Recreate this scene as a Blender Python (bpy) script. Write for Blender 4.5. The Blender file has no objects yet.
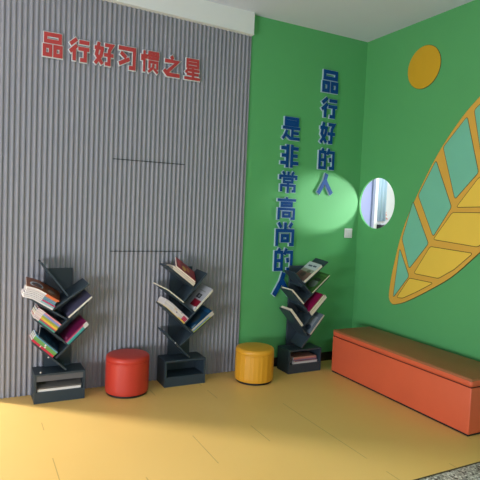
import bpy, bmesh, math, random
from mathutils import Vector, Matrix

random.seed(7)
SC = bpy.context.scene
COL = SC.collection

# ------------------------------------------------------------------ camera
cam_data = bpy.data.cameras.new('camera')
cam = bpy.data.objects.new('camera', cam_data)
COL.objects.link(cam)
cam_data.sensor_width = 36.0
cam_data.lens = 517.97 / 480.0 * 36.0
cam_data.clip_start = 0.05
_r = Vector((0.88733462, -0.45916172, 0.0425181))
_u = Vector((-0.01109991, 0.07090989, 0.99742096))
_f = Vector((0.46099248, 0.8855181, -0.05782415))
M = Matrix(((_r.x, _u.x, -_f.x, -3.5663), (_r.y, _u.y, -_f.y, -4.2197), (_r.z, _u.z, -_f.z, 1.5), (0, 0, 0, 1)))
cam.matrix_world = M
SC.camera = cam

# ------------------------------------------------------------------ world, lights, exposure
world = bpy.data.worlds.new('world')
SC.world = world
world.use_nodes = True
bg = world.node_tree.nodes['Background']
bg.inputs[0].default_value = (0.86, 0.93, 1.0, 1)
bg.inputs[1].default_value = 0.09

def area(name, loc, target, sx, sy, power, col=(1, 1, 1)):
    d = bpy.data.lights.new(name, 'AREA')
    d.shape = 'RECTANGLE'
    d.size, d.size_y = sx, sy
    d.energy = power
    d.color = col
    o = bpy.data.objects.new(name, d)
    COL.objects.link(o)
    o.location = loc
    o.rotation_euler = (Vector(target) - Vector(loc)).to_track_quat('-Z', 'Y').to_euler()
    return o

# daylight from the doorway beyond the left end of the slat wall
area('daylight_doorway', (-6.1, 2.15, 1.75), (-2.4, -1.4, 0.0), 0.5, 1.5, 400, (1.0, 0.97, 0.92))
# daylight from the windows on the left side and behind the viewer
area('daylight_windows_left', (-7.2, -3.6, 0.42), (0, -1.2, 1.6), 2.6, 0.78, 218, (0.86, 0.92, 1.0))
area('daylight_windows_rear', (-3.6, -8.5, 0.42), (-1.8, 0, 1.6), 3.4, 0.78, 58, (0.93, 0.97, 1.0))
# daylight from the window of the neighbouring space, shining through the round opening
area('daylight_neighbour_window', (2.6, -1.85, 1.72), (0, -0.26, 1.62), 0.7, 0.45, 36, (0.97, 0.99, 1.0)).data.spread = math.radians(80)
area('neighbour_fill_lamp', (0.9, -0.9, 2.6), (1.15, 1.06, 1.7), 0.8, 0.8, 32, (0.93, 0.95, 1.0))  # added fill lamp, only brightens the wall seen through the opening

vs = SC.view_settings
vs.view_transform = 'Standard'
vs.look = 'None'
vs.exposure = 0.0
vs.gamma = 1.0
vs.use_curve_mapping = False

# ------------------------------------------------------------------ helpers
def lin(c):
    return tuple((x / 12.92 if x <= 0.04045 else ((x + 0.055) / 1.055) ** 2.4) for x in (v / 255.0 for v in c))

MATS = {}
def mat(name, rgb, rough=0.6, var=0.06, scale=6.0, bump=0.0, bscale=60.0, spec=0.4):
    if name in MATS:
        return MATS[name]
    m = bpy.data.materials.new(name)
    m.use_nodes = True
    nt = m.node_tree
    b = nt.nodes['Principled BSDF']
    b.inputs['Roughness'].default_value = rough
    b.inputs['Specular IOR Level'].default_value = spec
    tc = nt.nodes.new('ShaderNodeTexCoord')
    nz = nt.nodes.new('ShaderNodeTexNoise')
    nz.inputs['Scale'].default_value = scale
    nz.inputs['Detail'].default_value = 3
    nt.links.new(tc.outputs['Object'], nz.inputs['Vector'])
    mx = nt.nodes.new('ShaderNodeMix')
    mx.data_type = 'RGBA'
    c = lin(rgb)
    mx.inputs[6].default_value = tuple(x * (1 - var) for x in c) + (1,)
    mx.inputs[7].default_value = tuple(min(1, x * (1 + var)) for x in c) + (1,)
    nt.links.new(nz.outputs['Fac'], mx.inputs[0])
    nt.links.new(mx.outputs[2], b.inputs['Base Color'])
    if bump:
        n2 = nt.nodes.new('ShaderNodeTexNoise')
        n2.inputs['Scale'].default_value = bscale
        n2.inputs['Detail'].default_value = 4
        nt.links.new(tc.outputs['Object'], n2.inputs['Vector'])
        bp = nt.nodes.new('ShaderNodeBump')
        bp.inputs['Strength'].default_value = bump
        bp.inputs['Distance'].default_value = 0.01
        nt.links.new(n2.outputs['Fac'], bp.inputs['Height'])
        nt.links.new(bp.outputs['Normal'], b.inputs['Normal'])
    MATS[name] = m
    return m

def obj(name, bm, m, parent=None, smooth=False, angle=None):
    me = bpy.data.meshes.new(name)
    bmesh.ops.recalc_face_normals(bm, faces=bm.faces[:])
    bm.to_mesh(me)
    bm.free()
    if m is not None:
        me.materials.append(m)
    if smooth:
        for p in me.polygons:
            p.use_smooth = True
        if angle is not None:
            me.set_sharp_from_angle(angle=math.radians(angle))
    o = bpy.data.objects.new(name, me)
    COL.objects.link(o)
    if parent is not None:
        o.parent = parent
        o.matrix_parent_inverse = Matrix.Translation(-parent.location)
    return o

def thing(name, label, cat, loc=(0, 0, 0), group=None):
    o = bpy.data.objects.new(name, None)
    o.empty_display_size = 0.05
    COL.objects.link(o)
    o.location = loc
    o['label'] = label
    o['category'] = cat
    if group:
        o['group'] = group
    return o

def struct(name, bm, m, smooth=False):
    o = obj(name, bm, m, None, smooth)
    o['kind'] = 'structure'
    return o

def add_box(bm, x0, x1, y0, y1, z0, z1, bevel=0.0, seg=2):
    vs_ = [bm.verts.new((x, y, z)) for x in (x0, x1) for y in (y0, y1) for z in (z0, z1)]
    F = [(0, 1, 3, 2), (4, 6, 7, 5), (0, 4, 5, 1), (2, 3, 7, 6), (0, 2, 6, 4), (1, 5, 7, 3)]
    fs = [bm.faces.new([vs_[i] for i in f]) for f in F]
    if bevel:
        es = list({e for f in fs for e in f.edges})
        bmesh.ops.bevel(bm, geom=es, offset=bevel, segments=seg, profile=0.5, affect='EDGES')

def box_bm(*a, **k):
    bm = bmesh.new()
    add_box(bm, *a, **k)
    return bm

def add_prism(bm, pts, frame, h0, h1):
    """pts: 2D outline; frame(u, v, h) -> 3D; extruded h0..h1"""
    lo = [bm.verts.new(frame(u, v, h0)) for u, v in pts]
    hi = [bm.verts.new(frame(u, v, h1)) for u, v in pts]
    n = len(pts)
    bm.faces.new(lo)
    bm.faces.new(list(reversed(hi)))
    for i in range(n):
        j = (i + 1) % n
        bm.faces.new((lo[i], lo[j], hi[j], hi[i]))

def plane_bm(p0, p1, p2, p3):
    bm = bmesh.new()
    bm.faces.new([bm.verts.new(p) for p in (p0, p1, p2, p3)])
    return bm

# ------------------------------------------------------------------ materials of the setting
H = 3.26
SLAT_END = -1.3435       # where grey slats meet the green paint
SLAT_LEFT = -3.46        # free left end of the slat wall
FLOOR_FRONT = -2.15      # edge between yellow vinyl and terrazzo

def floor_material():
    m = bpy.data.materials.new('yellow_vinyl')
    m.use_nodes = True
    nt = m.node_tree
    L = nt.links.new
    b = nt.nodes['Principled BSDF']
    b.inputs['Roughness'].default_value = 0.42
    b.inputs['Specular IOR Level'].default_value = 0.35
    tc = nt.nodes.new('ShaderNodeTexCoord')
    sep = nt.nodes.new('ShaderNodeSeparateXYZ')
    L(tc.outputs['Object'], sep.inputs[0])
    nz = nt.nodes.new('ShaderNodeTexNoise')
    nz.inputs['Scale'].default_value = 1.6
    nz.inputs['Detail'].default_value = 4
    L(tc.outputs['Object'], nz.inputs['Vector'])
    base = nt.nodes.new('ShaderNodeMix')
    base.data_type = 'RGBA'
    base.inputs[6].default_value = lin((230, 188, 108)) + (1,)
    base.inputs[7].default_value = lin((236, 197, 119)) + (1,)
    L(nz.outputs['Fac'], base.inputs[0])
    def M_(op, a, b_=None):
        n = nt.nodes.new('ShaderNodeMath')
        n.operation = op
        for i, v in enumerate((a, b_)):
            if v is None:
                continue
            if isinstance(v, (int, float)):
                n.inputs[i].default_value = v
            else:
                L(v, n.inputs[i])
        return n.outputs[0]
    # seams of the vinyl boards: one every 0.437 m, worn open only here and there
    k = M_('DIVIDE', M_('ADD', sep.outputs[0], 10 * 0.437 + 0.0 + 0.067 + 0.437), 0.437)
    fr = M_('ABSOLUTE', M_('SUBTRACT', M_('FRACT', M_('ADD', k, 0.5)), 0.5))
    line = M_('LESS_THAN', fr, 0.0065)
    n2 = nt.nodes.new('ShaderNodeTexNoise')
    n2.inputs['Scale'].default_value = 1.9
    n2.inputs['Detail'].default_value = 1
    L(tc.outputs['Object'], n2.inputs['Vector'])
    worn = M_('GREATER_THAN', n2.outputs['Fac'], 0.55)
    fac = M_('MULTIPLY', M_('MULTIPLY', line, worn), 0.42)
    seam = nt.nodes.new('ShaderNodeMix')
    seam.data_type = 'RGBA'
    L(fac, seam.inputs[0])
    L(base.outputs[2], seam.inputs[6])
    seam.inputs[7].default_value = lin((120, 88, 40)) + (1,)
    L(seam.outputs[2], b.inputs['Base Color'])
    return m

def terrazzo_material():
    m = bpy.data.materials.new('grey_terrazzo')
    m.use_nodes = True
    nt = m.node_tree
    L = nt.links.new
    b = nt.nodes['Principled BSDF']
    b.inputs['Roughness'].default_value = 0.35
    tc = nt.nodes.new('ShaderNodeTexCoord')
    v = nt.nodes.new('ShaderNodeTexVoronoi')
    v.inputs['Scale'].default_value = 95
    L(tc.outputs['Object'], v.inputs['Vector'])
    sepc = nt.nodes.new('ShaderNodeSeparateColor')
    L(v.outputs['Color'], sepc.inputs[0])
    r = nt.nodes.new('ShaderNodeValToRGB')
    r.color_ramp.interpolation = 'CONSTANT'
    e = r.color_ramp.elements
    e[0].position, e[0].color = 0.0, lin((40, 40, 42)) + (1,)
    e[1].position, e[1].color = 0.12, lin((140, 140, 138)) + (1,)
    for p, c in ((0.4, (165, 165, 160)), (0.72, (205, 205, 198)), (0.9, (235, 235, 230))):
        x = e.new(p)
        x.color = lin(c) + (1,)
    L(sepc.outputs[0], r.inputs[0])
    L(r.outputs[0], b.inputs['Base Color'])
    return m

M_floor = floor_material()
M_terr = terrazzo_material()
M_green = mat('green_wall_paint', (90, 170, 104), 0.55, 0.03, 2.0, 0.05, 90, 0.3)
M_slat = mat('grey_slat_laminate', (141, 142, 150), 0.5, 0.03, 3.0, spec=0.35)
M_ceil = mat('white_ceiling_paint', (210, 214, 228), 0.9, 0.03, 2.0, spec=0.1)
M_white = mat('white_trim_paint', (225, 227, 224), 0.6, 0.02, 3.0)
M_black = mat('black_skirting', (30, 26, 24), 0.5, 0.1, 8)
M_slate = mat('dark_slate_board', (47, 60, 70), 0.45, 0.08, 10, 0.06, 120)
M_acryl = mat('white_acrylic', (215, 222, 222), 0.45, 0.02, 8)
M_red_letter = mat('red_acrylic_face', (172, 62, 61), 0.5, 0.04, 8, spec=0.25)
M_blue_letter = mat('blue_acrylic_face', (6, 68, 134), 0.5, 0.04, 8, spec=0.2)
M_ochre = mat('ochre_board', (224, 172, 70), 0.5, 0.05, 4, 0.05, 70)
M_yellowp = mat('yellow_board', (238, 200, 76), 0.5, 0.05, 4, 0.05, 70)
M_teal = mat('teal_board', (118, 194, 164), 0.5, 0.05, 4, 0.05, 70)
M_brownline = mat('brown_groove', (92, 70, 34), 0.7, 0.1, 8)
M_screw = mat('steel_screw', (205, 205, 205), 0.3, 0.02, 5)

# ------------------------------------------------------------------ the setting
struct('floor', plane_bm((-9, FLOOR_FRONT, 0), (4.2, FLOOR_FRONT, 0), (4.2, 4.5, 0), (-9, 4.5, 0)), M_floor)
struct('floor_terrazzo', plane_bm((-9, -10, 0), (4.2, -10, 0), (4.2, FLOOR_FRONT, 0), (-9, FLOOR_FRONT, 0)), M_terr)
struct('trim_1', box_bm(-9, 0.0, FLOOR_FRONT - 0.006, FLOOR_FRONT + 0.003, 0, 0.002), mat('dark_joint', (70, 60, 40), 0.6))
struct('ceiling', box_bm(-9, 4.2, -10, 4.5, H, H + 0.1), M_ceil)

# back wall core, painted green where it shows
struct('wall_back', box_bm(SLAT_END, 0.02, 0.0, 0.05, 0, H), M_green)
struct('wall_back_core', box_bm(SLAT_LEFT, SLAT_END, 0.0, 0.05, 0, H), M_slat)
struct('wall_far', box_bm(-9, 4.2, 4.4, 4.5, 0, H), M_white)

# grey slats, one ridged skin over the left part of the back wall
PITCH = 0.0385
SOFF_Z = 3.062
HB, HT = 1.1204, 1.8687
def add_ridge(bm, xr, z0, z1):
    prof = [(0.0, 0.0), (-0.0002, -0.004), (-0.002, -0.009), (-0.006, -0.0125), (-0.011, -0.0135), (-0.016, -0.0125), (-0.020, -0.009),
            (-0.0225, -0.0045), (-0.024, -0.0035), (-0.033, -0.0035), (-0.0335, 0.0)]
    lo = [bm.verts.new((xr + a, b, z0)) for a, b in prof]
    hi = [bm.verts.new((xr + a, b, z1)) for a, b in prof]
    for i in range(len(prof) - 1):
        bm.faces.new((lo[i], lo[i + 1], hi[i + 1], hi[i]))
    bm.faces.new(lo)
    bm.faces.new(list(reversed(hi)))
    g = [bm.verts.new((xr - 0.0335, -0.0005, z0)), bm.verts.new((xr - PITCH, -0.0005, z0)),
         bm.verts.new((xr - PITCH, -0.0005, z1)), bm.verts.new((xr - 0.0335, -0.0005, z1))]
    bm.faces.new(g)
bm = bmesh.new()
hatch = bmesh.new()
k = 0
GAP = 0.0035
while SLAT_END - 0.02 - k * PITCH - PITCH > SLAT_LEFT:
    xr = SLAT_END - 0.02 - k * PITCH
    if 15 <= k < 31:
        add_ridge(bm, xr, 0.002, HB - GAP)
        add_ridge(hatch, xr, HB + GAP, HT - GAP)
        add_ridge(bm, xr, HT + GAP, SOFF_Z + 0.07)
    else:
        add_ridge(bm, xr, 0.002, SOFF_Z + 0.07)
    k += 1
add_box(bm, SLAT_END - 0.013, SLAT_END - 0.001, -0.0125, 0.0, 0.002, SOFF_Z)
struct('wall_slats', bm, M_slat)
h_o = obj('access_hatch', hatch, M_slat)
h_o['label'] = 'flush grey slatted hatch in the slat wall, marked off by two thin dark lines'
h_o['category'] = 'hatch'
# dark slot lines above and below the hatch
bm = bmesh.new()
add_box(bm, SLAT_END - 31 * PITCH - 0.02, SLAT_END - 15 * PITCH - 0.02, -0.0115, -0.0005, HB - GAP, HB + GAP)
add_box(bm, SLAT_END - 31 * PITCH - 0.02, SLAT_END - 15 * PITCH - 0.02, -0.0115, -0.0005, HT - GAP, HT + GAP)
struct('trim_2', bm, mat('dark_slot', (48, 48, 52), 0.8))

# white boxed soffit above the slats
bm = bmesh.new()
zl = SOFF_Z + 0.045
xa, xb = SLAT_LEFT, SLAT_END - 0.002
for ya, off0, off1 in ((-0.055, 0.012, None), (-0.060, 0.0, 0.012)):
    b0, b1 = zl + off0, SOFF_Z + off0
    t0, t1 = (H, H) if off1 is None else (zl + off1, SOFF_Z + off1)
    add_prism(bm, [(xa, b0), (xb, b1), (xb, t1), (xa, t0)], lambda u, v, h: Vector((u, h, v)), ya, 0.0)
struct('trim_3', bm, M_white)

# right wall with the round opening
HY, HZ, HR = -0.262, 1.623, 0.252
WT = 0.02
def wall_with_hole():
    bm = bmesh.new()
    N = 96
    y0, y1, z0, z1 = HY - 0.30, 0.0, HZ - 0.30, HZ + 0.30
    rings = []
    for x in (0.0, WT):
        ring, outer = [], []
        for i in range(N):
            a = 2 * math.pi * i / N
            c, s = math.cos(a), math.sin(a)
            ring.append(bm.verts.new((x, HY + HR * c, HZ + HR * s)))
            hy = (y1 - HY) if c > 0 else (HY - y0)
            t = min(hy / abs(c) if abs(c) > 1e-6 else 1e9, 0.30 / abs(s) if abs(s) > 1e-6 else 1e9)
            outer.append(bm.verts.new((x, HY + t * c, HZ + t * s)))
        # corner points so that the outer outline is a true rectangle
        for i in range(N):
            j = (i + 1) % N
            a, b = outer[i].co, outer[j].co
            if abs(a.y - b.y) > 1e-5 and abs(a.z - b.z) > 1e-5:
                ycorner = y1 if max(a.y, b.y) > HY else y0
                zcorner = z1 if max(a.z, b.z) > HZ else z0
                cv = bm.verts.new((x, ycorner, zcorner))
                bm.faces.new((ring[i], outer[i], cv, outer[j], ring[j]))
            else:
                bm.faces.new((ring[i], outer[i], outer[j], ring[j]))
        rings.append(ring)
        def quad(ya, yb, za, zb):
            bm.faces.new([bm.verts.new((x, p, q)) for p, q in ((ya, za), (yb, za), (yb, zb), (ya, zb))])
        quad(-9, y0, 0, H)
        quad(y0, y1, 0, z0)
        quad(y0, y1, z1, H)
    for i in range(N):
        j = (i + 1) % N
        bm.faces.new((rings[0][i], rings[0][j], rings[1][j], rings[1][i]))
    return bm
struct('wall_right', wall_with_hole(), M_green)

struct('baseboard_back', box_bm(SLAT_END, -0.002, -0.014, 0, 0, 0.086), M_black)
struct('baseboard_right', box_bm(-0.014, 0, -9, -0.016, 0, 0.086), M_black)

# ------------------------------------------------------------------ neighbouring space seen through the opening
M_lav = mat('pale_lavender_panel', (164, 172, 222), 0.5, 0.03, 2)
M_pwhite = mat('bright_white_panel', (244, 246, 248), 0.4, 0.02, 2)
struct('wall_beyond', box_bm(0.3, 4.0, 1.075, 1.16, 0, H), M_pwhite)
pd = thing('white_door', 'pale lavender white door leaf seen in the left half of the round wall opening', 'door', (1.0, 1.03, 0))
obj('door_leaf', box_bm(0.55, 1.075, 1.025, 1.06, 0.0, 2.5), M_lav, pd)
obj('door_edge', box_bm(1.075, 1.115, 1.0, 1.06, 0.0, 2.5), mat('grey_door_edge', (150, 160, 190), 0.5), pd)
struct('trim_4', box_bm(1.115, 1.165, 1.0, 1.06, 0.0, 2.5), M_pwhite)
cu = bmesh.new()
xs = [1.17 + i * 0.006 for i in range(31)]
lo = [cu.verts.new((x, 1.035 + 0.014 * math.sin((x - 1.17) * 110), 1.43)) for x in xs]
hi = [cu.verts.new((x, 1.035 + 0.010 * math.sin((x - 1.17) * 110), 2.5)) for x in xs]
for i in range(30):
    cu.faces.new((lo[i], lo[i + 1], hi[i + 1], hi[i]))
c_o = obj('light_blue_curtain', cu, mat('light_blue_cloth', (196, 220, 242), 0.8), None, True)
c_o['label'] = 'light blue curtain hanging beside the white post, seen through the round opening'
c_o['category'] = 'curtain'
sol = c_o.modifiers.new('thickness', 'SOLIDIFY')
sol.thickness = 0.003
bxo = thing('dark_box', 'small black box at the bottom edge of the view through the round opening', 'box', (1.22, 0.96, 0))
obj('box_body', box_bm(1.17, 1.31, 0.92, 1.01, 1.0, 1.385, bevel=0.005), mat('black_plastic', (28, 28, 36), 0.4), bxo)
obj('box_rim', box_bm(1.165, 1.315, 0.915, 1.015, 1.385, 1.40), mat('pale_rim', (190, 196, 210), 0.4), bxo)
st = bmesh.new()
def add_petal(bm, cx, cz, ang, ln, wd, y0, y1):
    pts = []
    for i in range(12):
        a = 2 * math.pi * i / 12
        u, v = ln * math.cos(a), wd * math.sin(a)
        pts.append((cx + u * math.cos(ang) - v * math.sin(ang), cz + u * math.sin(ang) + v * math.cos(ang)))
    add_prism(bm, pts, lambda u, v, h: Vector((u, h, v)), y0, y1)
for i, (cx, cz) in enumerate(((1.30, 1.45), (1.325, 1.49), (1.345, 1.455), (1.37, 1.52), (1.385, 1.47), (1.355, 1.55))):
    add_petal(st, cx, cz, 0.6 + 0.5 * i, 0.022, 0.009, 1.008, 1.012)
s_o = obj('pink_wall_sticker', st, mat('pink_vinyl', (238, 178, 170), 0.5))
s_o['label'] = 'pale pink petal marks at the lower right of the round opening view'
s_o['category'] = 'sticker'
s_o.location = (0, 0.046, 0)

# ------------------------------------------------------------------ raised characters
def seg_outline(pts, w, closed=False, ext=0.0):
    """outline(s) of a mitred thick polyline; returns list of quads"""
    P = [Vector(p) for p in pts]
    n = len(P)
    if not closed and ext:
        P[0] = P[0] + (P[0] - P[1]).normalized() * ext
        P[-1] = P[-1] + (P[-1] - P[-2]).normalized() * ext
    Ls, Rs = [], []
    for i in range(n):
        if closed:
            a, b, c = P[i - 1], P[i], P[(i + 1) % n]
        else:
            a = P[i - 1] if i > 0 else None
            b = P[i]
            c = P[i + 1] if i < n - 1 else None
        d1 = (b - a).normalized() if a is not None else None
        d2 = (c - b).normalized() if c is not None else None
        if d1 is None:
            nrm, k_ = Vector((-d2.y, d2.x)), 1.0
        elif d2 is None:
            nrm, k_ = Vector((-d1.y, d1.x)), 1.0
        else:
            n1, n2 = Vector((-d1.y, d1.x)), Vector((-d2.y, d2.x))
            nrm = (n1 + n2)
            if nrm.length < 1e-6:
                nrm = n1
            nrm.normalize()
            k_ = min(1.0 / max(0.35, nrm.dot(n1)), 2.2)
        Ls.append(b + nrm * (w / 2 * k_))
        Rs.append(b - nrm * (w / 2 * k_))
    quads = []
    m_ = n if closed else n - 1
    for i in range(m_):
        j = (i + 1) % n
        quads.append([Ls[i], Ls[j], Rs[j], Rs[i]])
    return quads

def box_s(x0, x1, y0, y1):
    return ('c', [(x0, y1), (x1, y1), (x1, y0), (x0, y0)])
def ln(*pts):
    return ('o', list(pts))

GLYPH = {
 '品': (15, [box_s(14, 86, 64, 92), box_s(9, 39, 8, 43), box_s(61, 91, 8, 43)]),
 '行': (15, [ln((36, 98), (5, 72)), ln((38, 70), (4, 40)), ln((25, 56), (25, 2)), ln((48, 87), (98, 87)),
            ln((44, 58), (99, 58)), ln((79, 58), (79, 9), (54, 9))]),
 '好': (14, [ln((23, 98), (10, 44), (42, 4)), ln((42, 74), (34, 40), (4, 4)), ln((0, 73), (48, 73)),
            ln((54, 90), (92, 90), (76, 66)), ln((77, 68), (77, 8), (56, 8)), ln((50, 47), (100, 47))]),
 '习': (16, [ln((4, 90), (90, 90), (90, 8), (62, 8)), ln((16, 70), (46, 50)), ln((8, 20), (64, 46))]),
 '惯': (11, [ln((17, 99), (17, 0)), ln((5, 80), (5, 52)), ln((29, 82), (29, 62)), box_s(44, 92, 66, 94),
            ln((36, 80), (100, 80)), ln((68, 94), (68, 66)), ln((46, 18), (46, 50), (90, 50), (90, 18)),
            ln((68, 42), (66, 24), (40, 2)), ln((72, 20), (94, 2))]),
 '之': (16, [ln((44, 100), (56, 84)), ln((8, 74), (84, 74), (22, 20)), ln((4, 30), (26, 9), (99, 9))]),
 '星': (12, [box_s(18, 84, 60, 93), ln((18, 77), (84, 77)), ln((28, 52), (8, 32)), ln((22, 44), (94, 44)),
            ln((16, 26), (90, 26)), ln((2, 6), (99, 6)), ln((54, 54), (54, 6))]),
 '的': (13, [ln((30, 100), (22, 86)), box_s(9, 41, 8, 83), ln((9, 46), (41, 46)), ln((64, 100), (54, 72)),
            ln((58, 83), (92, 83), (92, 8), (68, 8)), ln((70, 58), (74, 38))]),
 '人': (19, [ln((58, 100), (46, 62), (10, 2)), ln((50, 64), (92, 2))]),
 '是': (12, [box_s(18, 84, 66, 93), ln((18, 79), (84, 79)), ln((2, 52), (98, 52)), ln((56, 52), (56, 10)),
            ln((56, 31), (92, 31)), ln((26, 42), (18, 22), (4, 4)), ln((20, 24), (46, 7), (99, 7))]),
 '非': (14, [ln((38, 100), (38, 0)), ln((62, 100), (62, 0)), ln((4, 84), (38, 84)), ln((8, 52), (38, 52)),
            ln((2, 20), (38, 20)), ln((62, 84), (97, 84)), ln((62, 52), (93, 52)), ln((62, 20), (99, 20))]),
 '常': (11, [ln((50, 100), (50, 82)), ln((20, 99), (30, 84)), ln((80, 99), (70, 84)), ln((6, 62), (6, 78), (94, 78), (94, 62)),
            box_s(27, 73, 50, 65), ln((13, 6), (13, 35), (87, 35), (87, 9), (72, 9)), ln((50, 46), (50, 0))]),
 '高': (11, [ln((50, 100), (50, 88)), ln((2, 87), (98, 87)), box_s(24, 76, 61, 74), ln((10, 0), (10, 47), (90, 47), (90, 6), (74, 6)),
            box_s(34, 66, 15, 32)]),
 '尚': (13, [ln((50, 100), (50, 66)), ln((14, 98), (28, 78)), ln((86, 98), (72, 78)), ln((8, 0), (8, 65), (92, 65), (92, 7), (74, 7)),
            box_s(35, 65, 22, 44)]),
}

def character(ch, x0, x1, z0, z1, ywall, face_mat, kindname, label, group, margin, tb, tf):
    w, strokes = GLYPH[ch]
    w *= 1.08 if kindname == 'red' else 1.03
    t = thing('raised_character', label, 'lettering', ((x0 + x1) / 2, ywall, (z0 + z1) / 2), group)
    sx, sz = (x1 - x0) / 100.0, (z1 - z0) / 100.0
    mu = margin / ((sx + sz) / 2)
    def fr(u, v, h):
        return Vector((x0 + u * sx, ywall - h, z0 + v * sz))
    face, back = bmesh.new(), bmesh.new()
    allp = [p for kind, pts in strokes for quad in seg_outline(pts, w, kind == 'c') for p in quad]
    ux0, ux1 = min(p[0] for p in allp), max(p[0] for p in allp)
    vz0, vz1 = min(p[1] for p in allp), max(p[1] for p in allp)
    strokes = [(kind, [(2 + 96 * (u - ux0) / (ux1 - ux0), 2 + 96 * (v - vz0) / (vz1 - vz0)) for u, v in pts]) for kind, pts in strokes]
    for q, (kind, pts) in enumerate(strokes):
        cl = kind == 'c'
        e = q * 0.00012          # crossing strokes never share one plane exactly
        for quad in seg_outline(pts, w, cl):
            add_prism(face, quad, fr, tb, tb + tf + e)
        for quad in seg_outline(pts, w + 2 * mu, cl, mu):
            add_prism(back, quad, fr, 0.0, tb - 0.0015 + e)
    obj('backing', back, M_acryl if kindname == 'red' else mat('pale_blue_acrylic', (176, 200, 212), 0.45, 0.02, 8), t)
    obj('face', face, face_mat, t)
    return t

red_labels = ['first', 'second', 'third', 'fourth', 'fifth', 'sixth', 'last']
red_x = [(-3.105, -2.945), (-2.918, -2.748), (-2.730, -2.552), (-2.540, -2.381), (-2.356, -2.185), (-2.168, -1.999), (-1.978, -1.818)]
for i, (ch, (a, b)) in enumerate(zip('品行好习惯之星', red_x)):
    character(ch, a - 0.006, b - 0.018, 2.582, 2.766, -0.0136, M_red_letter, 'red',
              'red raised character %s with white rim, %s in the grey wall heading' % (ch, red_labels[i]),
              'red heading characters', 0.005, 0.016, 0.004)
right_col = [(2.700, 2.897), (2.456, 2.640), (2.202, 2.395), (1.952, 2.144), (1.702, 1.898)]
names5 = ['top', 'second', 'third', 'fourth', 'bottom']
for i, (ch, (z0, z1)) in enumerate(zip('品行好的人', right_col)):
    character(ch, -0.555, -0.356, z0 - .020, z1 + .006, 0.0, M_blue_letter, 'blue',
              'blue raised character %s, %s of the right hand column on the green wall' % (ch, names5[i]),
              'blue characters, right column', 0.0036, 0.020, 0.004)
left_col = [(2.198, 2.395), (1.938, 2.137), (1.697, 1.887), (1.440, 1.640), (1.188, 1.404), (0.950, 1.157), (0.702, 0.922)]
names7 = ['top', 'second', 'third', 'fourth', 'fifth', 'sixth', 'bottom']
for i, (ch, (z0, z1)) in enumerate(zip('是非常高尚的人', left_col)):
    dx = -0.0045 * i
    character(ch, -0.988 + dx, -0.780 + dx * .6, z0 - .020, z1 + .006, 0.0, M_blue_letter, 'blue',
              'blue raised character %s, %s of the longer left hand column on the green wall' % (ch, names7[i]),
              'blue characters, left column', 0.0036, 0.020, 0.004)

# ------------------------------------------------------------------ wall switch
sw = thing('light_switch', 'small white double switch plate on the green wall left of the round opening', 'switch', (-0.12, 0, 1.309))
obj('plate', box_bm(-0.168, -0.072, -0.009, 0, 1.261, 1.357, bevel=0.002), M_white, sw)
for a, b in ((-0.160, -0.122), (-0.118, -0.080)):
    obj('rocker', box_bm(a, b, -0.013, -0.0085, 1.271, 1.347, bevel=0.001), mat('switch_grey', (205, 208, 204), 0.5), sw)

# ------------------------------------------------------------------ leaf and sun reliefs on the right wall
def wframe(u, v, h):       # u = y, v = z on the right wall, h = out of the wall
    return Vector((-h, u, v))
def smooth_poly(pts, it=2):
    for _ in range(it):
        out = []
        n = len(pts)
        for i in range(n):
            a, b = pts[i], pts[(i + 1) % n]
            out.append((a[0] * .75 + b[0] * .25, a[1] * .75 + b[1] * .25))
            out.append((a[0] * .25 + b[0] * .75, a[1] * .25 + b[1] * .75))
        pts = out
    return pts
def catmull(pts, seg=6):
    n = len(pts)
    out = []
    for i in range(n - 1):
        p0 = Vector(pts[max(i - 1, 0)]); p1 = Vector(pts[i]); p2 = Vector(pts[i + 1]); p3 = Vector(pts[min(i + 2, n - 1)])
        for s in range(seg):
            t = s / seg
            out.append(tuple(0.5 * ((2 * p1) + (p2 - p0) * t + (2 * p0 - 5 * p1 + 4 * p2 - p3) * t * t + (3 * p1 - p0 - 3 * p2 + p3) * t ** 3)))
    out.append(tuple(pts[-1]))
    return out
def grow(pts, d):
    n = len(pts)
    area2 = sum(pts[i][0] * pts[(i + 1) % n][1] - pts[(i + 1) % n][0] * pts[i][1] for i in range(n))
    sg = 1 if area2 < 0 else -1
    out = []
    for i in range(n):
        a, b, c = Vector(pts[i - 1]), Vector(pts[i]), Vector(pts[(i + 1) % n])
        d1, d2 = (b - a).normalized(), (c - b).normalized()
        nn = Vector((-d1.y - d2.y, d1.x + d2.x))
        if nn.length < 1e-6:
            nn = Vector((-d1.y, d1.x))
        nn.normalize()
        k_ = min(1 / max(0.5, nn.dot(Vector((-d1.y, d1.x)))), 1.8)
        out.append(tuple(b + nn * d * k_ * sg))
    return out

leaf = thing('leaf_relief', 'huge ochre leaf board with teal and yellow panels on the right green wall', 'wall decoration', (0, -1.4, 1.7))
upper = [(-0.575, 0.672), (-0.535, 0.70), (-0.521, 0.778), (-0.554, 1.003), (-0.643, 1.36), (-0.785, 1.676), (-0.99, 2.033), (-1.184, 2.283), (-1.367, 2.46), (-1.66, 2.68), (-1.98, 2.85), (-2.30, 2.96)]
lower = [(-2.30, 2.96), (-2.25, 2.55), (-2.12, 2.12), (-1.93, 1.75), (-1.70, 1.45), (-1.472, 1.241), (-1.239, 1.029), (-1.009, 0.878), (-0.751, 0.731), (-0.62, 0.68), (-0.575, 0.672)]
outline = catmull(upper, 5)[:-1] + catmull(lower, 5)[:-1]
bm = bmesh.new()
add_prism(bm, outline, wframe, 0.0, 0.010)
obj('frame', bm, M_ochre, leaf)
bm = bmesh.new()
add_prism(bm, grow(outline, 0.004), wframe, 0.0, 0.007)
obj('dark_edge', bm, M_brownline, leaf)
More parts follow.
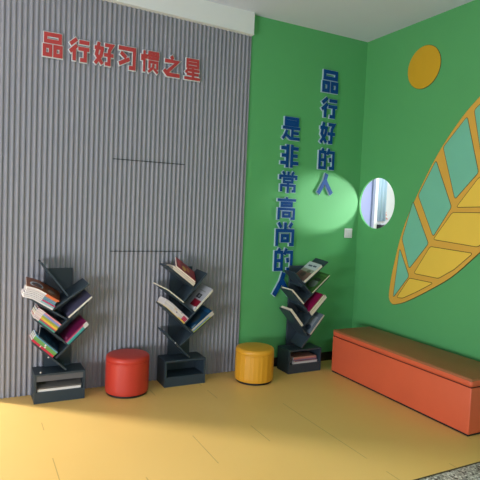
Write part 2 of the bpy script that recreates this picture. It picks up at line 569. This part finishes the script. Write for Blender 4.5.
teal_panels = [
 [(-0.626, 1.200), (-0.580, 0.740), (-0.758, 0.962)],
 [(-0.755, 1.640), (-0.652, 1.295), (-0.758, 1.035), (-0.960, 1.277)],
 [(-0.988, 1.995), (-0.815, 1.698), (-1.010, 1.345), (-1.180, 1.600)],
 [(-1.278, 2.330), (-1.060, 2.105), (-1.213, 1.668), (-1.418, 1.876)],
 [(-1.62, 2.58), (-1.345, 2.375), (-1.455, 1.935), (-1.67, 2.16)],
 [(-1.99, 2.78), (-1.70, 2.61), (-1.73, 2.24), (-1.92, 2.46)],
]
yellow_panels = [
 [(-0.768, 0.943), (-0.628, 0.745), (-0.70, 0.752), (-0.86, 0.835), (-1.035, 0.938)],
 [(-0.985, 1.250), (-0.820, 0.997), (-1.095, 0.990), (-1.25, 1.085), (-1.415, 1.232)],
 [(-1.197, 1.552), (-1.017, 1.318), (-1.460, 1.290), (-1.62, 1.42), (-1.72, 1.560)],
 [(-1.43, 1.835), (-1.235, 1.600), (-1.73, 1.615), (-1.86, 1.78), (-1.93, 1.90)],
 [(-1.70, 2.12), (-1.48, 1.885), (-1.94, 1.960), (-2.03, 2.10), (-2.09, 2.25)],
 [(-1.96, 2.44), (-1.74, 2.18), (-2.10, 2.31), (-2.17, 2.52), (-2.20, 2.72)],
]
def soft(p, r=0.02):
    out = []
    n = len(p)
    for i in range(n):
        a, b, c = Vector(p[i - 1]), Vector(p[i]), Vector(p[(i + 1) % n])
        s = b + (a - b).normalized() * r
        e = b + (c - b).normalized() * r
        for t in (0, .33, .67, 1):
            out.append(tuple(s * (1 - t) ** 2 + b * 2 * t * (1 - t) + e * t * t))
    return out
for col_mat, nm, plist in ((M_teal, 'teal_panel', teal_panels), (M_yellowp, 'yellow_panel', yellow_panels)):
    for p in plist:
        p = soft(p)
        bm = bmesh.new()
        add_prism(bm, p, wframe, 0.0095, 0.0118)
        po = obj(nm, bm, col_mat, leaf)
        bm = bmesh.new()
        add_prism(bm, grow(p, 0.0055), wframe, 0.0095, 0.0106)
        g = obj('groove', bm, M_brownline, po)
sun = thing('round_disc', 'plain round ochre disc high on the right green wall above the leaf', 'wall decoration', (0, -0.777, 2.838))
circ = [(-0.777 + 0.187 * math.cos(2 * math.pi * i / 64), 2.838 + 0.187 * math.sin(2 * math.pi * i / 64)) for i in range(64)]
bm = bmesh.new(); add_prism(bm, circ, wframe, 0.0, 0.007); obj('disc', bm, mat('yellow_ochre_disc', (212, 164, 34), 0.55), sun)
bm = bmesh.new(); add_prism(bm, grow(circ, 0.003), wframe, 0.0, 0.004); obj('dark_edge', bm, M_brownline, sun)

# ------------------------------------------------------------------ tree bookshelves
RTILT = 0.13        # the right hand arms sag forward a little
def board_bm(A, B, yf, yb, th=0.013, tilt=0.0):
    """A upper tip, B lower end (x, z) of the front edge"""
    a, b = Vector(A), Vector(B)
    d = (a - b).normalized()
    n = Vector((-d.y, d.x))
    if n.y < 0:
        n = -n
    pts = [b - n * th / 2, a - n * th / 2, a + n * th / 2, b + n * th / 2]
    bm = bmesh.new()
    k = math.tan(tilt)
    add_prism(bm, [tuple(p) for p in pts], lambda u, v, h: Vector((u + n.x * k * (h - yf), h, v + n.y * k * (h - yf))), yf, yb)
    bmesh.ops.bevel(bm, geom=bm.edges[:], offset=0.0012, segments=1, affect='EDGES')
    return bm

DEPTH = 0.20
SH = {}
def bookshelf(key, label, cx, yf, boards, spine_x, apron=False, screws=()):
    yb = yf + DEPTH
    W = 0.366
    x0, x1 = cx - W / 2, cx + W / 2
    t = thing('tree_bookshelf', label, 'bookshelf', (cx, yf + DEPTH / 2, 0), 'dark tree bookshelves along the wall')
    th = 0.015
    obj('base_top', box_bm(x0, x1, yf, yb, 0.207, 0.222, bevel=0.0015, seg=1), M_slate, t)
    for a, b in ((x0, x0 + th), (x1 - th, x1)):
        obj('base_side', box_bm(a, b, yf, yb, 0, 0.207), M_slate, t)
    obj('base_floor', box_bm(x0 + th, x1 - th, yf + 0.012, yb - 0.008, 0.068, 0.083), M_slate, t)
    obj('base_plinth', box_bm(x0 + th, x1 - th, yf + 0.001, yf + 0.012, 0.0, 0.083), M_slate, t)
    obj('base_back', box_bm(x0 + th, x1 - th, yb - 0.008, yb, 0.0, 0.207), M_slate, t)
    if apron:
        obj('base_apron', box_bm(x0 + th, x1 - th, yf + 0.004, yf + 0.016, 0.165, 0.207), mat('mid_grey_board', (92, 94, 100), 0.5), t)
    obj('spine_panel', box_bm(spine_x - 0.1, spine_x + 0.1, yb - 0.02, yb - 0.004, 0.222, 0.99, bevel=0.001, seg=1), M_slate, t)
    for nm, (A, B) in boards.items():
        bo = obj('shelf_board', board_bm(A, B, yf + 0.002, yb - 0.02, 0.013, RTILT if nm[0] == 'R' else 0.0), M_slate, t)
        SH[key, nm] = (Vector(A), Vector(B), yf)
    for (sx_, sz_) in screws:
        bm = bmesh.new()
        bmesh.ops.create_cone(bm, cap_ends=True, segments=12, radius1=0.006, radius2=0.005, depth=0.006,
                              matrix=Matrix.Translation((sx_, yf, sz_)) @ Matrix.Rotation(math.pi / 2, 4, 'X'))
        obj('screw', bm, M_screw, t)
    return t

bookshelf('left', 'dark slate tree bookshelf furthest left, on the left of the red stool', -2.957, -0.215,
  dict(L1=((-3.109, 1.055), (-2.913, 0.800)), R1=((-2.761, 0.886), (-3.032, 0.692)),
       L2=((-3.207, 0.807), (-2.903, 0.613)), R2=((-2.765, 0.747), (-3.008, 0.532)),
       L3=((-3.149, 0.639), (-2.899, 0.424)), R3=((-2.768, 0.554), (-2.990, 0.333)),
       L4=((-3.153, 0.460), (-2.914, 0.236))), -2.955, True,
  screws=((-3.045, 0.345), (-3.098, 0.236)))
bookshelf('middle', 'dark slate tree bookshelf with empty base, between the red and the yellow stool', -1.945, -0.212,
  dict(L1=((-2.141, 1.019), (-1.894, 0.829)), R1=((-1.780, 0.950), (-1.989, 0.709)),
       L2=((-2.178, 0.846), (-1.886, 0.619)), R2=((-1.762, 0.742), (-1.973, 0.521)),
       L3=((-2.164, 0.692), (-1.883, 0.438)), R3=((-1.717, 0.575), (-2.002, 0.344)),
       L4=((-2.139, 0.469), (-1.912, 0.237))), -1.945, False, screws=((-2.045, 0.372),))
bookshelf('right', 'dark slate tree bookshelf on the green wall, between yellow stool and bench', -0.762, -0.264,
  dict(R1=((-0.553, 1.042), (-0.847, 0.812)), L1=((-0.924, 0.949), (-0.725, 0.742)),
       R2=((-0.532, 0.898), (-0.842, 0.634)), L2=((-0.955, 0.778), (-0.712, 0.537)),
       R3=((-0.565, 0.678), (-0.803, 0.434)), L3=((-0.961, 0.593), (-0.746, 0.344)),
       R4=((-0.577, 0.506), (-0.805, 0.236))), -0.765)

# ------------------------------------------------------------------ books and magazines
M_page = mat('cream_paper', (226, 218, 200), 0.8, 0.05, 40)
M_pagew = mat('white_paper', (232, 228, 224), 0.75, 0.04, 40)
def cm(rgb, rough=0.35):
    return mat('cover_%02x%02x%02x' % tuple(rgb), rgb, rough, 0.08, 14, spec=0.5)

class Curve:
    """path along a board: straight, then drooping past sb by angle 'bend'"""
    def __init__(self, E, d, n, sb=9.0, bend=0.0, rho=0.08):
        self.E, self.d, self.n, self.sb, self.bend, self.rho = E, d, n, sb, bend, rho
    def at(self, s):
        E, d, n = self.E, self.d, self.n
        if s <= self.sb or abs(self.bend) < 1e-6:
            return E + d * s, n.copy()
        amax = abs(self.bend)
        arc = min(s - self.sb, amax * self.rho)
        a = arc / self.rho
        sg = -1 if self.bend > 0 else 1
        rest = s - self.sb - arc
        p = E + d * self.sb + d * (self.rho * math.sin(a)) + n * (sg * self.rho * (1 - math.cos(a)))
        d2 = d * math.cos(a) + n * (sg * math.sin(a))
        n2 = n * math.cos(a) - d * (sg * math.sin(a))
        return p + d2 * rest, n2

def slab(bm, cv, s0, s1, h0, h1, y0, y1, tilt=0.0, yf=0.0, nseg=None):
    if nseg is None:
        nseg = 14 if abs(cv.bend) > 1e-6 and s1 > cv.sb else 1
    ct, stl = math.cos(tilt), math.sin(tilt)
    rows = []
    for i in range(nseg + 1):
        s = s0 + (s1 - s0) * i / nseg
        p, n = cv.at(s)
        row = []
        for (y, h) in ((y0, h0), (y1, h0), (y1, h1), (y0, h1)):
            yy = (y - yf) * ct - h * stl
            hh = (y - yf) * stl + h * ct
            q = p + n * hh
            row.append(bm.verts.new((q.x, yf + yy, q.y)))
        rows.append(row)
    bm.faces.new(rows[0])
    bm.faces.new(list(reversed(rows[-1])))
    for a, b in zip(rows[:-1], rows[1:]):
        for k_ in range(4):
            j = (k_ + 1) % 4
            bm.faces.new((a[k_], a[j], b[j], b[k_]))

def decal_disc(bm, cv, sc_, yc, rs, ry, h0, h1, tilt, yf):
    ct, stl = math.cos(tilt), math.sin(tilt)
    lo, hi = [], []
    for i in range(20):
        a = 2 * math.pi * i / 20
        p, n = cv.at(sc_ + rs * math.cos(a))
        y = yc + ry * math.sin(a)
        for lst, h in ((lo, h0), (hi, h1)):
            q = p + n * ((y - yf) * stl + h * ct)
            lst.append(bm.verts.new((q.x, yf + (y - yf) * ct - h * stl, q.y)))
    bm.faces.new(lo)
    bm.faces.new(list(reversed(hi)))
    for i in range(20):
        j = (i + 1) % 20
        bm.faces.new((lo[i], lo[j], hi[j], hi[i]))

def book(label, cv, s0, s1, h, t, yf, depth, cover, pages=None, spine='front', group=None, name='magazine',
         tilt=0.0, labels=(), pics=(), ct_=0.0012, cat=None):
    """labels: (s-from, s-to, rgb[, h-from, h-to]) bands on the spine that faces the viewer
       pics: ('rect', s0, s1, y0, y1, rgb) or ('disc', s, y, rs, ry, rgb) on the upper cover, in fractions"""
    p, _ = cv.at(s0)
    r = thing(name, label, cat or ('book' if name == 'book' else 'magazine'), (p.x, yf, p.y), group)
    y0, y1 = yf, yf + depth
    L_ = s1 - s0
    bm = bmesh.new()
    slab(bm, cv, s0, s1, h, h + ct_, y0, y1, tilt, yf)
    slab(bm, cv, s0, s1, h + t - ct_, h + t, y0, y1, tilt, yf)
    pin = 0.0015
    py0, py1, ps0, ps1 = y0 + pin, y1 - pin, s0 + pin, s1 - pin
    if spine == 'front':
        slab(bm, cv, s0, s1, h + ct_, h + t - ct_, y0, y0 + ct_, tilt, yf); py0 = y0 + ct_
    elif spine == 'back':
        slab(bm, cv, s0, s1, h + ct_, h + t - ct_, y1 - ct_, y1, tilt, yf); py1 = y1 - ct_
        py0 = y0 + 0.0004
    else:
        slab(bm, cv, s0, s0 + ct_, h + ct_, h + t - ct_, y0, y1, tilt, yf); ps0 = s0 + ct_
        py0 = y0 + 0.0004
    obj('cover', bm, cm(cover), r)
    bm = bmesh.new()
    slab(bm, cv, ps0, ps1, h + ct_, h + t - ct_, py0, py1, tilt, yf)
    obj('pages', bm, pages or M_page, r)
    for lb in labels:
        bm = bmesh.new()
        a, b = (lb[3], lb[4]) if len(lb) > 3 else (0.0, 1.0)
        slab(bm, cv, s0 + lb[0] * L_, s0 + lb[1] * L_, h + a * t, h + b * t, y0 - 0.0006, y0 - 0.00002, tilt, yf)
        obj('spine_band', bm, cm(lb[2], 0.5), r)
    for pc in pics:
        bm = bmesh.new()
        if pc[0] == 'rect':
            slab(bm, cv, s0 + pc[1] * L_, s0 + pc[2] * L_, h + t + 0.00002, h + t + 0.0007, y0 + pc[3] * depth, y0 + pc[4] * depth, tilt, yf)
        else:
            decal_disc(bm, cv, s0 + pc[1] * L_, y0 + pc[2] * depth, pc[3] * L_, pc[4] * depth, h + t + 0.00002, h + t + (0.0011 if len(pc) < 7 else pc[6]), tilt, yf)
        obj('cover_picture', bm, cm(pc[5], 0.4), r)
    return r

def board_curve(key, nm, sb=9.0, bend=0.0, rho=0.08):
    A, B, yf = SH[key, nm]
    d = (A - B).normalized()
    n = Vector((-d.y, d.x))
    if n.y < 0:
        n = -n
    return Curve(B + n * 0.0068, d, n, sb, bend, rho), yf

ORD = ['top', 'second from top', 'third from top', 'fourth from top', 'fifth from top', 'sixth from top', 'lowest']
CN = {}
def stack(key, nm, s0, s1, items, group, where, spine='front', sb=9.0, bend=0.0, rho=0.08, depth=0.175, jit=0.004, dyf=-0.004, name='magazine', gap=0.0008):
    """items from the bottom upwards: dict(t, cover, desc, ...)"""
    cv, yf = board_curve(key, nm, sb, bend, rho)
    h = 0.0005
    n = len(items)
    for i, it in enumerate(items):
        js, jy = random.uniform(-jit, jit), random.uniform(0, jit)
        a = it.get('s0', s0) + abs(js)
        b = it.get('s1', s1) + js
        lab = '%s, %s' % (it['desc'], where)
        book(lab, cv, a, b, h, it['t'], yf - 0.004 + jy + dyf, it.get('depth', depth), it['cover'], it.get('pages'),
             it.get('spine', spine), group, it.get('name', name), it.get('tilt', 0.0) + (RTILT if nm[0] == 'R' else 0.0), it.get('labels', ()), it.get('pics', ()))
        h += it['t'] + gap

W0 = (226, 220, 222)
# --- left bookshelf, first pile on the left: white spines with coloured right halves, brown cover on top
def wc(c, t=0.0105, **k):
    d = dict(t=t, cover=W0, pages=M_pagew, labels=[(0.0, 0.45, c)])
    d.update(k)
    return d
stack('left', 'L2', 0.146, 0.385, [
  wc((222, 220, 222), desc='white magazine with plain white spine at the bottom'),
  wc((150, 196, 206), desc='white magazine with pale blue spine end, second from bottom'),
  wc((196, 72, 120), desc='white magazine with magenta spine end'),
  wc((92, 160, 176), desc='white magazine with teal spine end'),
  wc((120, 150, 180), desc='white magazine with grey blue spine end'),
  wc((232, 140, 84), desc='white magazine with light orange spine end, below brown cover'),
  dict(t=0.0115, cover=(132, 76, 46), pages=M_pagew, labels=[(0.0, 0.45, (206, 104, 66)), (0.45, 1.0, (228, 224, 226))], tilt=0.26,
       desc='topmost magazine, brown cover with two round pictures',
       pics=[('disc', 0.74, 0.42, 0.15, 0.22, (186, 196, 208)), ('disc', 0.73, 0.42, 0.10, 0.15, (84, 82, 90), 0.0017),
             ('disc', 0.30, 0.45, 0.17, 0.24, (104, 84, 76)), ('disc', 0.31, 0.45, 0.10, 0.15, (150, 134, 120), 0.0017)]),
 ], 'magazines in the upper left pile of the left bookshelf', 'left bookshelf upper left pile', sb=0.30, bend=0.30, rho=0.12, gap=0.0022, jit=0.011)
# --- left bookshelf, second pile
def pc_(c, t=0.0118, **k):
    d = dict(t=t, cover=c, pages=M_pagew, labels=[(0.75, 1.0, (222, 206, 208))])
    d.update(k)
    return d
stack('left', 'L3', 0.150, 0.352, [
  pc_((72, 150, 136), desc='teal spined book with pale end at the bottom'),
  pc_((206, 66, 116), t=0.008, desc='thin magenta spined book with pale end'),
  pc_((232, 190, 66), t=0.015, desc='yellow spined book with pale end'),
  pc_((160, 174, 72), desc='olive green spined book with pale end'),
  pc_((138, 150, 204), t=0.015, desc='lavender blue spined book with pale end'),
  pc_((232, 150, 158), t=0.009, desc='pink spined book with pale grey end on top'),
 ], 'books in the middle left pile of the left bookshelf', 'left bookshelf middle left pile', name='book', sb=0.325, bend=0.15, rho=0.1, gap=0.0015)
# --- left bookshelf, third pile
stack('left', 'L4', 0.146, 0.355, [
  dict(t=0.016, cover=(198, 42, 72), pages=M_pagew, desc='crimson spined book at the bottom', labels=[(0.60, 0.63, (222, 216, 210))]),
  dict(t=0.012, cover=(104, 160, 82), pages=M_pagew, desc='green spined book above the crimson one', labels=[(0.44, 0.5, (228, 222, 214))]),
  dict(t=0.013, cover=(112, 168, 92), pages=M_pagew, desc='green spined book with white band, under the blue one', labels=[(0.47, 0.53, (228, 222, 214))]),
  dict(t=0.010, cover=(90, 164, 196), pages=M_pagew, desc='light blue spined book under the navy cover'),
  dict(t=0.008, cover=(22, 48, 70), pages=M_pagew, s0=0.150, s1=0.345, tilt=0.26, desc='navy covered book with faint figures on top', labels=[],
       pics=[('disc', 0.55, 0.5, 0.16, 0.26, (34, 66, 88)), ('disc', 0.22, 0.45, 0.09, 0.18, (40, 60, 84))]),
 ], 'books in the lower left pile of the left bookshelf', 'left bookshelf lower left pile', name='book')
# --- left bookshelf, right hand boards
stack('left', 'R2', 0.142, 0.372, [
  dict(t=0.016, cover=(78, 76, 98), pages=M_pagew, spine='end', tilt=0.08, desc='dark slate purple book with white page edge, upper right arm',
       pics=[('disc', 0.10, 0.22, 0.035, 0.07, (92, 90, 112))])], 'single book', 'left bookshelf', name='book')
stack('left', 'R3', 0.130, 0.338, [
  dict(t=0.0105, cover=(52, 150, 156), pages=M_pagew, desc='teal spined book with white end at the bottom', labels=[(0.80, 1.0, (222, 220, 222))]),
  dict(t=0.0105, cover=(78, 170, 172), pages=M_pagew, desc='lighter teal spined book with white end', labels=[(0.80, 1.0, (214, 214, 218))]),
  dict(t=0.010, cover=(198, 72, 128), pages=M_pagew, desc='pink spined book with white end', labels=[(0.82, 1.0, (208, 204, 208))]),
  dict(t=0.006, cover=(110, 24, 70), pages=M_page, desc='maroon covered book on top', pics=[('rect', 0.06, 0.14, 0.10, 0.3, (170, 90, 130))]),
 ], 'books on the lower right arm of the left bookshelf', 'left bookshelf lower right arm', name='book')

# --- middle bookshelf
stack('middle', 'L1', 0.018, 0.27, [
  dict(t=0.014, cover=(176, 142, 120), pages=M_page, spine='end', desc='tan magazine with cream page edges at the bottom', s1=0.26),
  dict(t=0.015, cover=(206, 196, 186), pages=M_page, spine='end', desc='cream magazine in the middle', s1=0.262),
  dict(t=0.013, cover=(148, 28, 44), pages=M_page, spine='end', desc='red covered magazine with yellow figures on top', s0=0.03, s1=0.25, tilt=0.46,
       pics=[('disc', 0.60, 0.40, 0.10, 0.22, (206, 158, 62)), ('disc', 0.38, 0.55, 0.08, 0.2, (190, 120, 60)), ('rect', 0.78, 0.94, 0.2, 0.8, (190, 60, 60))]),
 ], 'magazines on the top left arm of the middle bookshelf', 'middle bookshelf top left arm')
stack('middle', 'L2', 0.134, 0.40, [
  dict(t=0.009, cover=(214, 208, 188), pages=M_page, spine='end', desc='thin cream booklet alone on the second left arm', depth=0.175)],
  'single booklet', 'middle bookshelf', name='booklet', sb=0.30, bend=0.2, rho=0.12)
def lil(c, **k):
    d = dict(t=0.0112, cover=c, pages=M_pagew)
    d.update(k)
    return d
stack('middle', 'L3', 0.128, 0.382, [
  lil((226, 196, 96), desc='yellow edged magazine at the bottom', labels=[(0.32, 1.0, (216, 206, 200), 0.3, 1.0)], t=0.010),
  lil((214, 204, 204), desc='pale magazine with crimson spine patch, second from bottom', labels=[(0.02, 0.20, (186, 40, 84))]),
  lil((208, 198, 202), desc='pale magazine with crimson spine patch, middle one', labels=[(0.02, 0.20, (190, 46, 88)), (0.45, 0.5, (120, 110, 130))]),
  lil((222, 214, 206), desc='pale cream magazine with crimson spine patch, second from top', labels=[(0.02, 0.20, (182, 38, 80)), (0.5, 0.62, (216, 190, 150))]),
  lil((206, 196, 202), desc='pale lilac magazine on top', labels=[(0.3, 0.34, (150, 140, 156))]),
 ], 'pale magazines on the third left arm of the middle bookshelf', 'middle bookshelf third left arm', sb=0.33, bend=0.12, rho=0.12)
stack('middle', 'R2', 0.140, 0.372, [
  dict(t=0.008, cover=(206, 200, 178), pages=M_page, spine='end', desc='cream edged magazine lying underneath the silver one'),
  dict(t=0.010, cover=(172, 174, 180), pages=M_pagew, spine='end', tilt=0.08, desc='silver grey magazine with dark photo and red block', s1=0.378,
       pics=[('rect', 0.12, 0.40, 0.02, 0.62, (128, 20, 40)), ('rect', 0.46, 0.64, 0.30, 0.66, (44, 48, 54)), ('disc', 0.55, 0.46, 0.05, 0.08, (120, 124, 128), 0.0016),
             ('rect', 0.76, 0.80, 0.25, 0.75, (140, 144, 140)), ('disc', 0.10, 0.10, 0.045, 0.07, (206, 206, 210))]),
 ], 'magazines on the upper right arm of the middle bookshelf', 'middle bookshelf upper right arm')
stack('middle', 'R3', 0.158, 0.392, [
  dict(t=0.0095, cover=(160, 176, 84), pages=M_page, desc='yellow green spined magazine at the bottom', labels=[(0.84, 1.0, (214, 204, 188))]),
  dict(t=0.0095, cover=(78, 130, 184), pages=M_page, desc='blue spined magazine', labels=[(0.80, 1.0, (204, 196, 184))]),
  dict(t=0.0095, cover=(206, 200, 190), pages=M_page, desc='cream spined magazine just under the top one'),
  dict(t=0.008, cover=(22, 62, 92), pages=M_page, desc='top magazine with dark blue cover and grey shape', spine='end',
       pics=[('disc', 0.42, 0.5, 0.22, 0.24, (52, 66, 74)), ('rect', 0.84, 0.96, 0.1, 0.9, (30, 86, 128)), ('rect', 0.04, 0.22, 0.06, 0.14, (120, 150, 170))]),
 ], 'magazines on the lower right arm of the middle bookshelf', 'middle bookshelf lower right arm')

# --- right bookshelf
stack('right', 'R1', 0.050, 0.294, [
  dict(t=0.024, cover=(186, 196, 196), pages=M_page, spine='end', desc='thick book with white and brown photo cover on the top right arm',
       pics=[('rect', 0.0, 0.46, 0.02, 0.98, (112, 84, 72)), ('rect', 0.46, 0.62, 0.02, 0.98, (138, 146, 128)), ('disc', 0.30, 0.55, 0.12, 0.22, (78, 62, 56)),
             ('disc', 0.50, 0.35, 0.08, 0.14, (84, 96, 72), 0.0018), ('rect', 0.78, 0.86, 0.18, 0.44, (60, 72, 88)), ('rect', 0.76, 0.84, 0.50, 0.80, (60, 72, 88))])],
  'single book', 'right bookshelf', name='book', depth=0.175)
stack('right', 'R2', 0.164, 0.424, [
  dict(t=0.012, cover=(62, 104, 48), pages=M_page, spine='end', desc='green covered book with grey photo on the second right arm',
       pics=[('disc', 0.40, 0.50, 0.20, 0.30, (112, 124, 112)), ('disc', 0.62, 0.45, 0.08, 0.24, (52, 58, 46), 0.0017), ('rect', 0.84, 0.92, 0.1, 0.6, (84, 132, 62))])],
  'single book', 'right bookshelf', name='book')
stack('right', 'L2', 0.156, 0.345, [
  dict(t=0.012, cover=(206, 200, 176), pages=M_page, spine='end', desc='cream booklet alone on the second left arm')],
  'single booklet', 'right bookshelf', name='booklet', jit=0.001)
stack('right', 'L3', 0.120, 0.335, [
  dict(t=0.010, cover=(204, 198, 176), pages=M_page, spine='end', desc='cream booklet underneath on the third left arm'),
  dict(t=0.009, cover=(214, 206, 184), pages=M_page, spine='end', desc='cream booklet lying on the other on the third left arm')],
  'cream booklets on the third left arm of the right bookshelf', 'right bookshelf', name='booklet')
stack('right', 'R3', 0.136, 0.362, [
  dict(t=0.032, cover=(206, 198, 172), pages=M_page, spine='end', desc='thick cream book at the bottom', s1=0.372),
  dict(t=0.023, cover=(110, 100, 86), pages=M_page, spine='end', desc='thinner book with cream pages in the middle'),
  dict(t=0.012, cover=(138, 22, 72), pages=M_page, depth=0.12, desc='magenta covered book on top', s1=0.352)],
  'books on the third right arm of the right bookshelf', 'third right arm of the right bookshelf', name='book')
stack('right', 'R4', 0.146, 0.378, [
  dict(t=0.010, cover=(186, 150, 140), pages=M_page, spine='end', desc='magazine with pinkish page edges underneath', tilt=0.0),
  dict(t=0.009, cover=(104, 116, 126), pages=M_page, spine='end', desc='grey blue photo covered magazine on top',
       pics=[('rect', 0.05, 0.95, 0.72, 0.96, (70, 82, 92)), ('rect', 0.25, 0.8, 0.2, 0.6, (150, 158, 164)), ('disc', 0.25, 0.4, 0.12, 0.2, (56, 70, 84), 0.0017)])],
  'magazines on the lowest right arm of the right bookshelf', 'lowest right arm of the right bookshelf')

# --- magazines in the bases
def flat_mag(label, x0, x1, yf, depth, z, t, cover, tilt=0.0, pages=M_pagew, pics=(), group=None, spine='front', skew=0.0):
    cv = Curve(Vector((x0, z)), Vector((math.cos(skew), math.sin(skew))), Vector((-math.sin(skew), math.cos(skew))))
    return book(label, cv, 0.0, x1 - x0, 0.0, t, yf, depth, cover, pages, spine, group, 'magazine', tilt, (), pics)
flat_mag('grey magazine lying at the bottom of the left bookshelf base', -3.118, -2.80, -0.199, 0.16, 0.0835, 0.018, (206, 204, 202), 0.0, group='magazines in the left base', spine='back')
flat_mag('dark glossy magazine leaning back on another in the left bookshelf base', -3.116, -2.795, -0.194, 0.14, 0.1025, 0.009, (112, 108, 104), 0.36, spine='front',
         pics=[('rect', 0.05, 0.2, 0.3, 0.9, (96, 92, 80)), ('rect', 0.45, 0.9, 0.35, 0.8, (90, 88, 88))], group='magazines in the left base')
zz = 0.0836
for (lab, c, t_, x0, x1, d_) in (
    ('white magazine at the bottom of the stack in the right bookshelf base', (210, 208, 206), 0.010, -0.885, -0.610, 0.14),
    ('grey white magazine second from the bottom in the right bookshelf base', (186, 184, 186), 0.009, -0.88, -0.605, 0.14),
    ('dark red magazine in the middle of the stack in the right bookshelf base', (120, 44, 62), 0.009, -0.865, -0.615, 0.14),
    ('grey blue magazine above the dark red one in the right bookshelf base', (104, 104, 128), 0.010, -0.885, -0.62, 0.14),
    ('muted pink magazine second from the top in the right bookshelf base', (176, 108, 110), 0.011, -0.88, -0.62, 0.14),
    ('tan pink magazine on top of the stack in the right bookshelf base', (190, 140, 122), 0.010, -0.878, -0.625, 0.14)):
    flat_mag(lab, x0, x1, -0.247 + random.uniform(0, .006), d_, zz, t_, c, group='magazines in the right base')
    zz += t_ + 0.0006

# ------------------------------------------------------------------ round stools
def lathe(bm, prof, cx, cy, n=72, ripple=None):
    rings = []
    for (r, z) in prof:
        ring = []
        for i in range(n):
            a = 2 * math.pi * i / n
            rr = r * (1 + (ripple(a, z) if ripple else 0.0))
            ring.append(bm.verts.new((cx + rr * math.cos(a), cy + rr * math.sin(a), z)))
        rings.append(ring)
    for a, b in zip(rings[:-1], rings[1:]):
        for i in range(n):
            j = (i + 1) % n
            bm.faces.new((a[i], a[j], b[j], b[i]))
    bm.faces.new(list(reversed(rings[0])))
    bm.faces.new(rings[-1])

def stool(label, cx, cy, R, Hs, colr, colname, ripple):
    t = thing('round_stool', label, 'stool', (cx, cy, 0), 'round leather stools')
    m = mat(colname + '_leather', colr, 0.42, 0.05, 5, 0.10, 130, 0.45)
    bm = bmesh.new()
    lathe(bm, [(R * 0.93, 0.0), (R * 0.95, 0.004), (R * 0.95, 0.016), (R * 0.93, 0.018)], cx, cy)
    obj('foot_ring', bm, mat('black_foot', (22, 20, 20), 0.6), t, True, 40)
    bm = bmesh.new()
    prof = [(R * 0.93, 0.016), (R * 0.985, 0.020), (R, 0.032)]
    for i in range(1, 9):
        prof.append((R, 0.032 + (Hs - 0.052 - 0.032) * i / 8))
    prof.append((R * 0.985, Hs - 0.05))
    lathe(bm, prof, cx, cy, 96, ripple)
    obj('body', bm, m, t, True, 50)
    bm = bmesh.new()
    lathe(bm, [(R * 0.985, Hs - 0.052), (R * 1.01, Hs - 0.049), (R * 1.01, Hs - 0.043), (R * 0.985, Hs - 0.040)], cx, cy, 96)
    obj('piping', bm, m, t, True)
    bm = bmesh.new()
    prof = [(R * 0.985, Hs - 0.041), (R * 1.0, Hs - 0.034), (R * 1.0, Hs - 0.022), (R * 0.975, Hs - 0.009), (R * 0.93, Hs - 0.003), (R * 0.8, Hs + 0.001), (R * 0.5, Hs + 0.004), (R * 0.2, Hs + 0.005), (0.004, Hs + 0.005)]
    lathe(bm, prof, cx, cy, 96)
    obj('seat_cushion', bm, m, t, True, 60)
    return t
stool('round red leather stool between the left and the middle bookshelf', -2.437, -0.188, 0.171, 0.312, (192, 57, 43), 'red',
      lambda a, z: 0.006 * math.sin(7 * a + 0.5) * (1 if z > 0.03 else 0) + 0.003 * math.sin(13 * a))
stool('round yellow leather stool with vertical creases, between middle and right bookshelf', -1.322, -0.285, 0.170, 0.300, (216, 156, 40), 'yellow',
      lambda a, z: (0.009 * math.sin(23 * a + 2 * math.sin(3 * a)) + 0.006 * math.sin(41 * a + z * 8)) * (1 if z > 0.03 else 0))

# ------------------------------------------------------------------ orange bench
bx0, bx1, by0, by1 = -0.500, -0.045, -1.868, -0.325
bench = thing('storage_bench', 'long orange leather storage bench along the right wall under the leaf', 'bench', ((bx0 + bx1) / 2, (by0 + by1) / 2, 0))
M_or = mat('orange_leather', (214, 98, 64), 0.42, 0.06, 4, 0.12, 110, 0.4)
obj('body', box_bm(bx0, bx1, by0, by1, 0.012, 0.342, bevel=0.008, seg=3), M_or, bench, True, 40)
bm = box_bm(bx0 - 0.004, bx1, by0 - 0.004, by1 + 0.004, 0.343, 0.405, bevel=0.022, seg=4)
lid = obj('lid_cushion', bm, M_or, bench, True, 60)
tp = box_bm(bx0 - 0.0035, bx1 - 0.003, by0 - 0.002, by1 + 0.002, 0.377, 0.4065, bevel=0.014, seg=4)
lt = obj('seat_top', tp, mat('brown_lid_top', (158, 98, 62), 0.45, 0.08, 5, 0.12, 110, 0.4), bench, True, 60)  # top of the lid coloured a darker brown than its orange sides
lt['label'] = 'darker brown seat top'
obj('base_strip', box_bm(bx0 + 0.006, bx1 - 0.006, by0 + 0.006, by1 - 0.006, 0.0, 0.014), mat('black_strip', (24, 22, 28), 0.6), bench)
obj('lid_seam', box_bm(bx0 + 0.003, bx1 - 0.003, by0 + 0.003, by1 - 0.003, 0.338, 0.347), mat('dark_seam', (96, 34, 20), 0.7), bench)
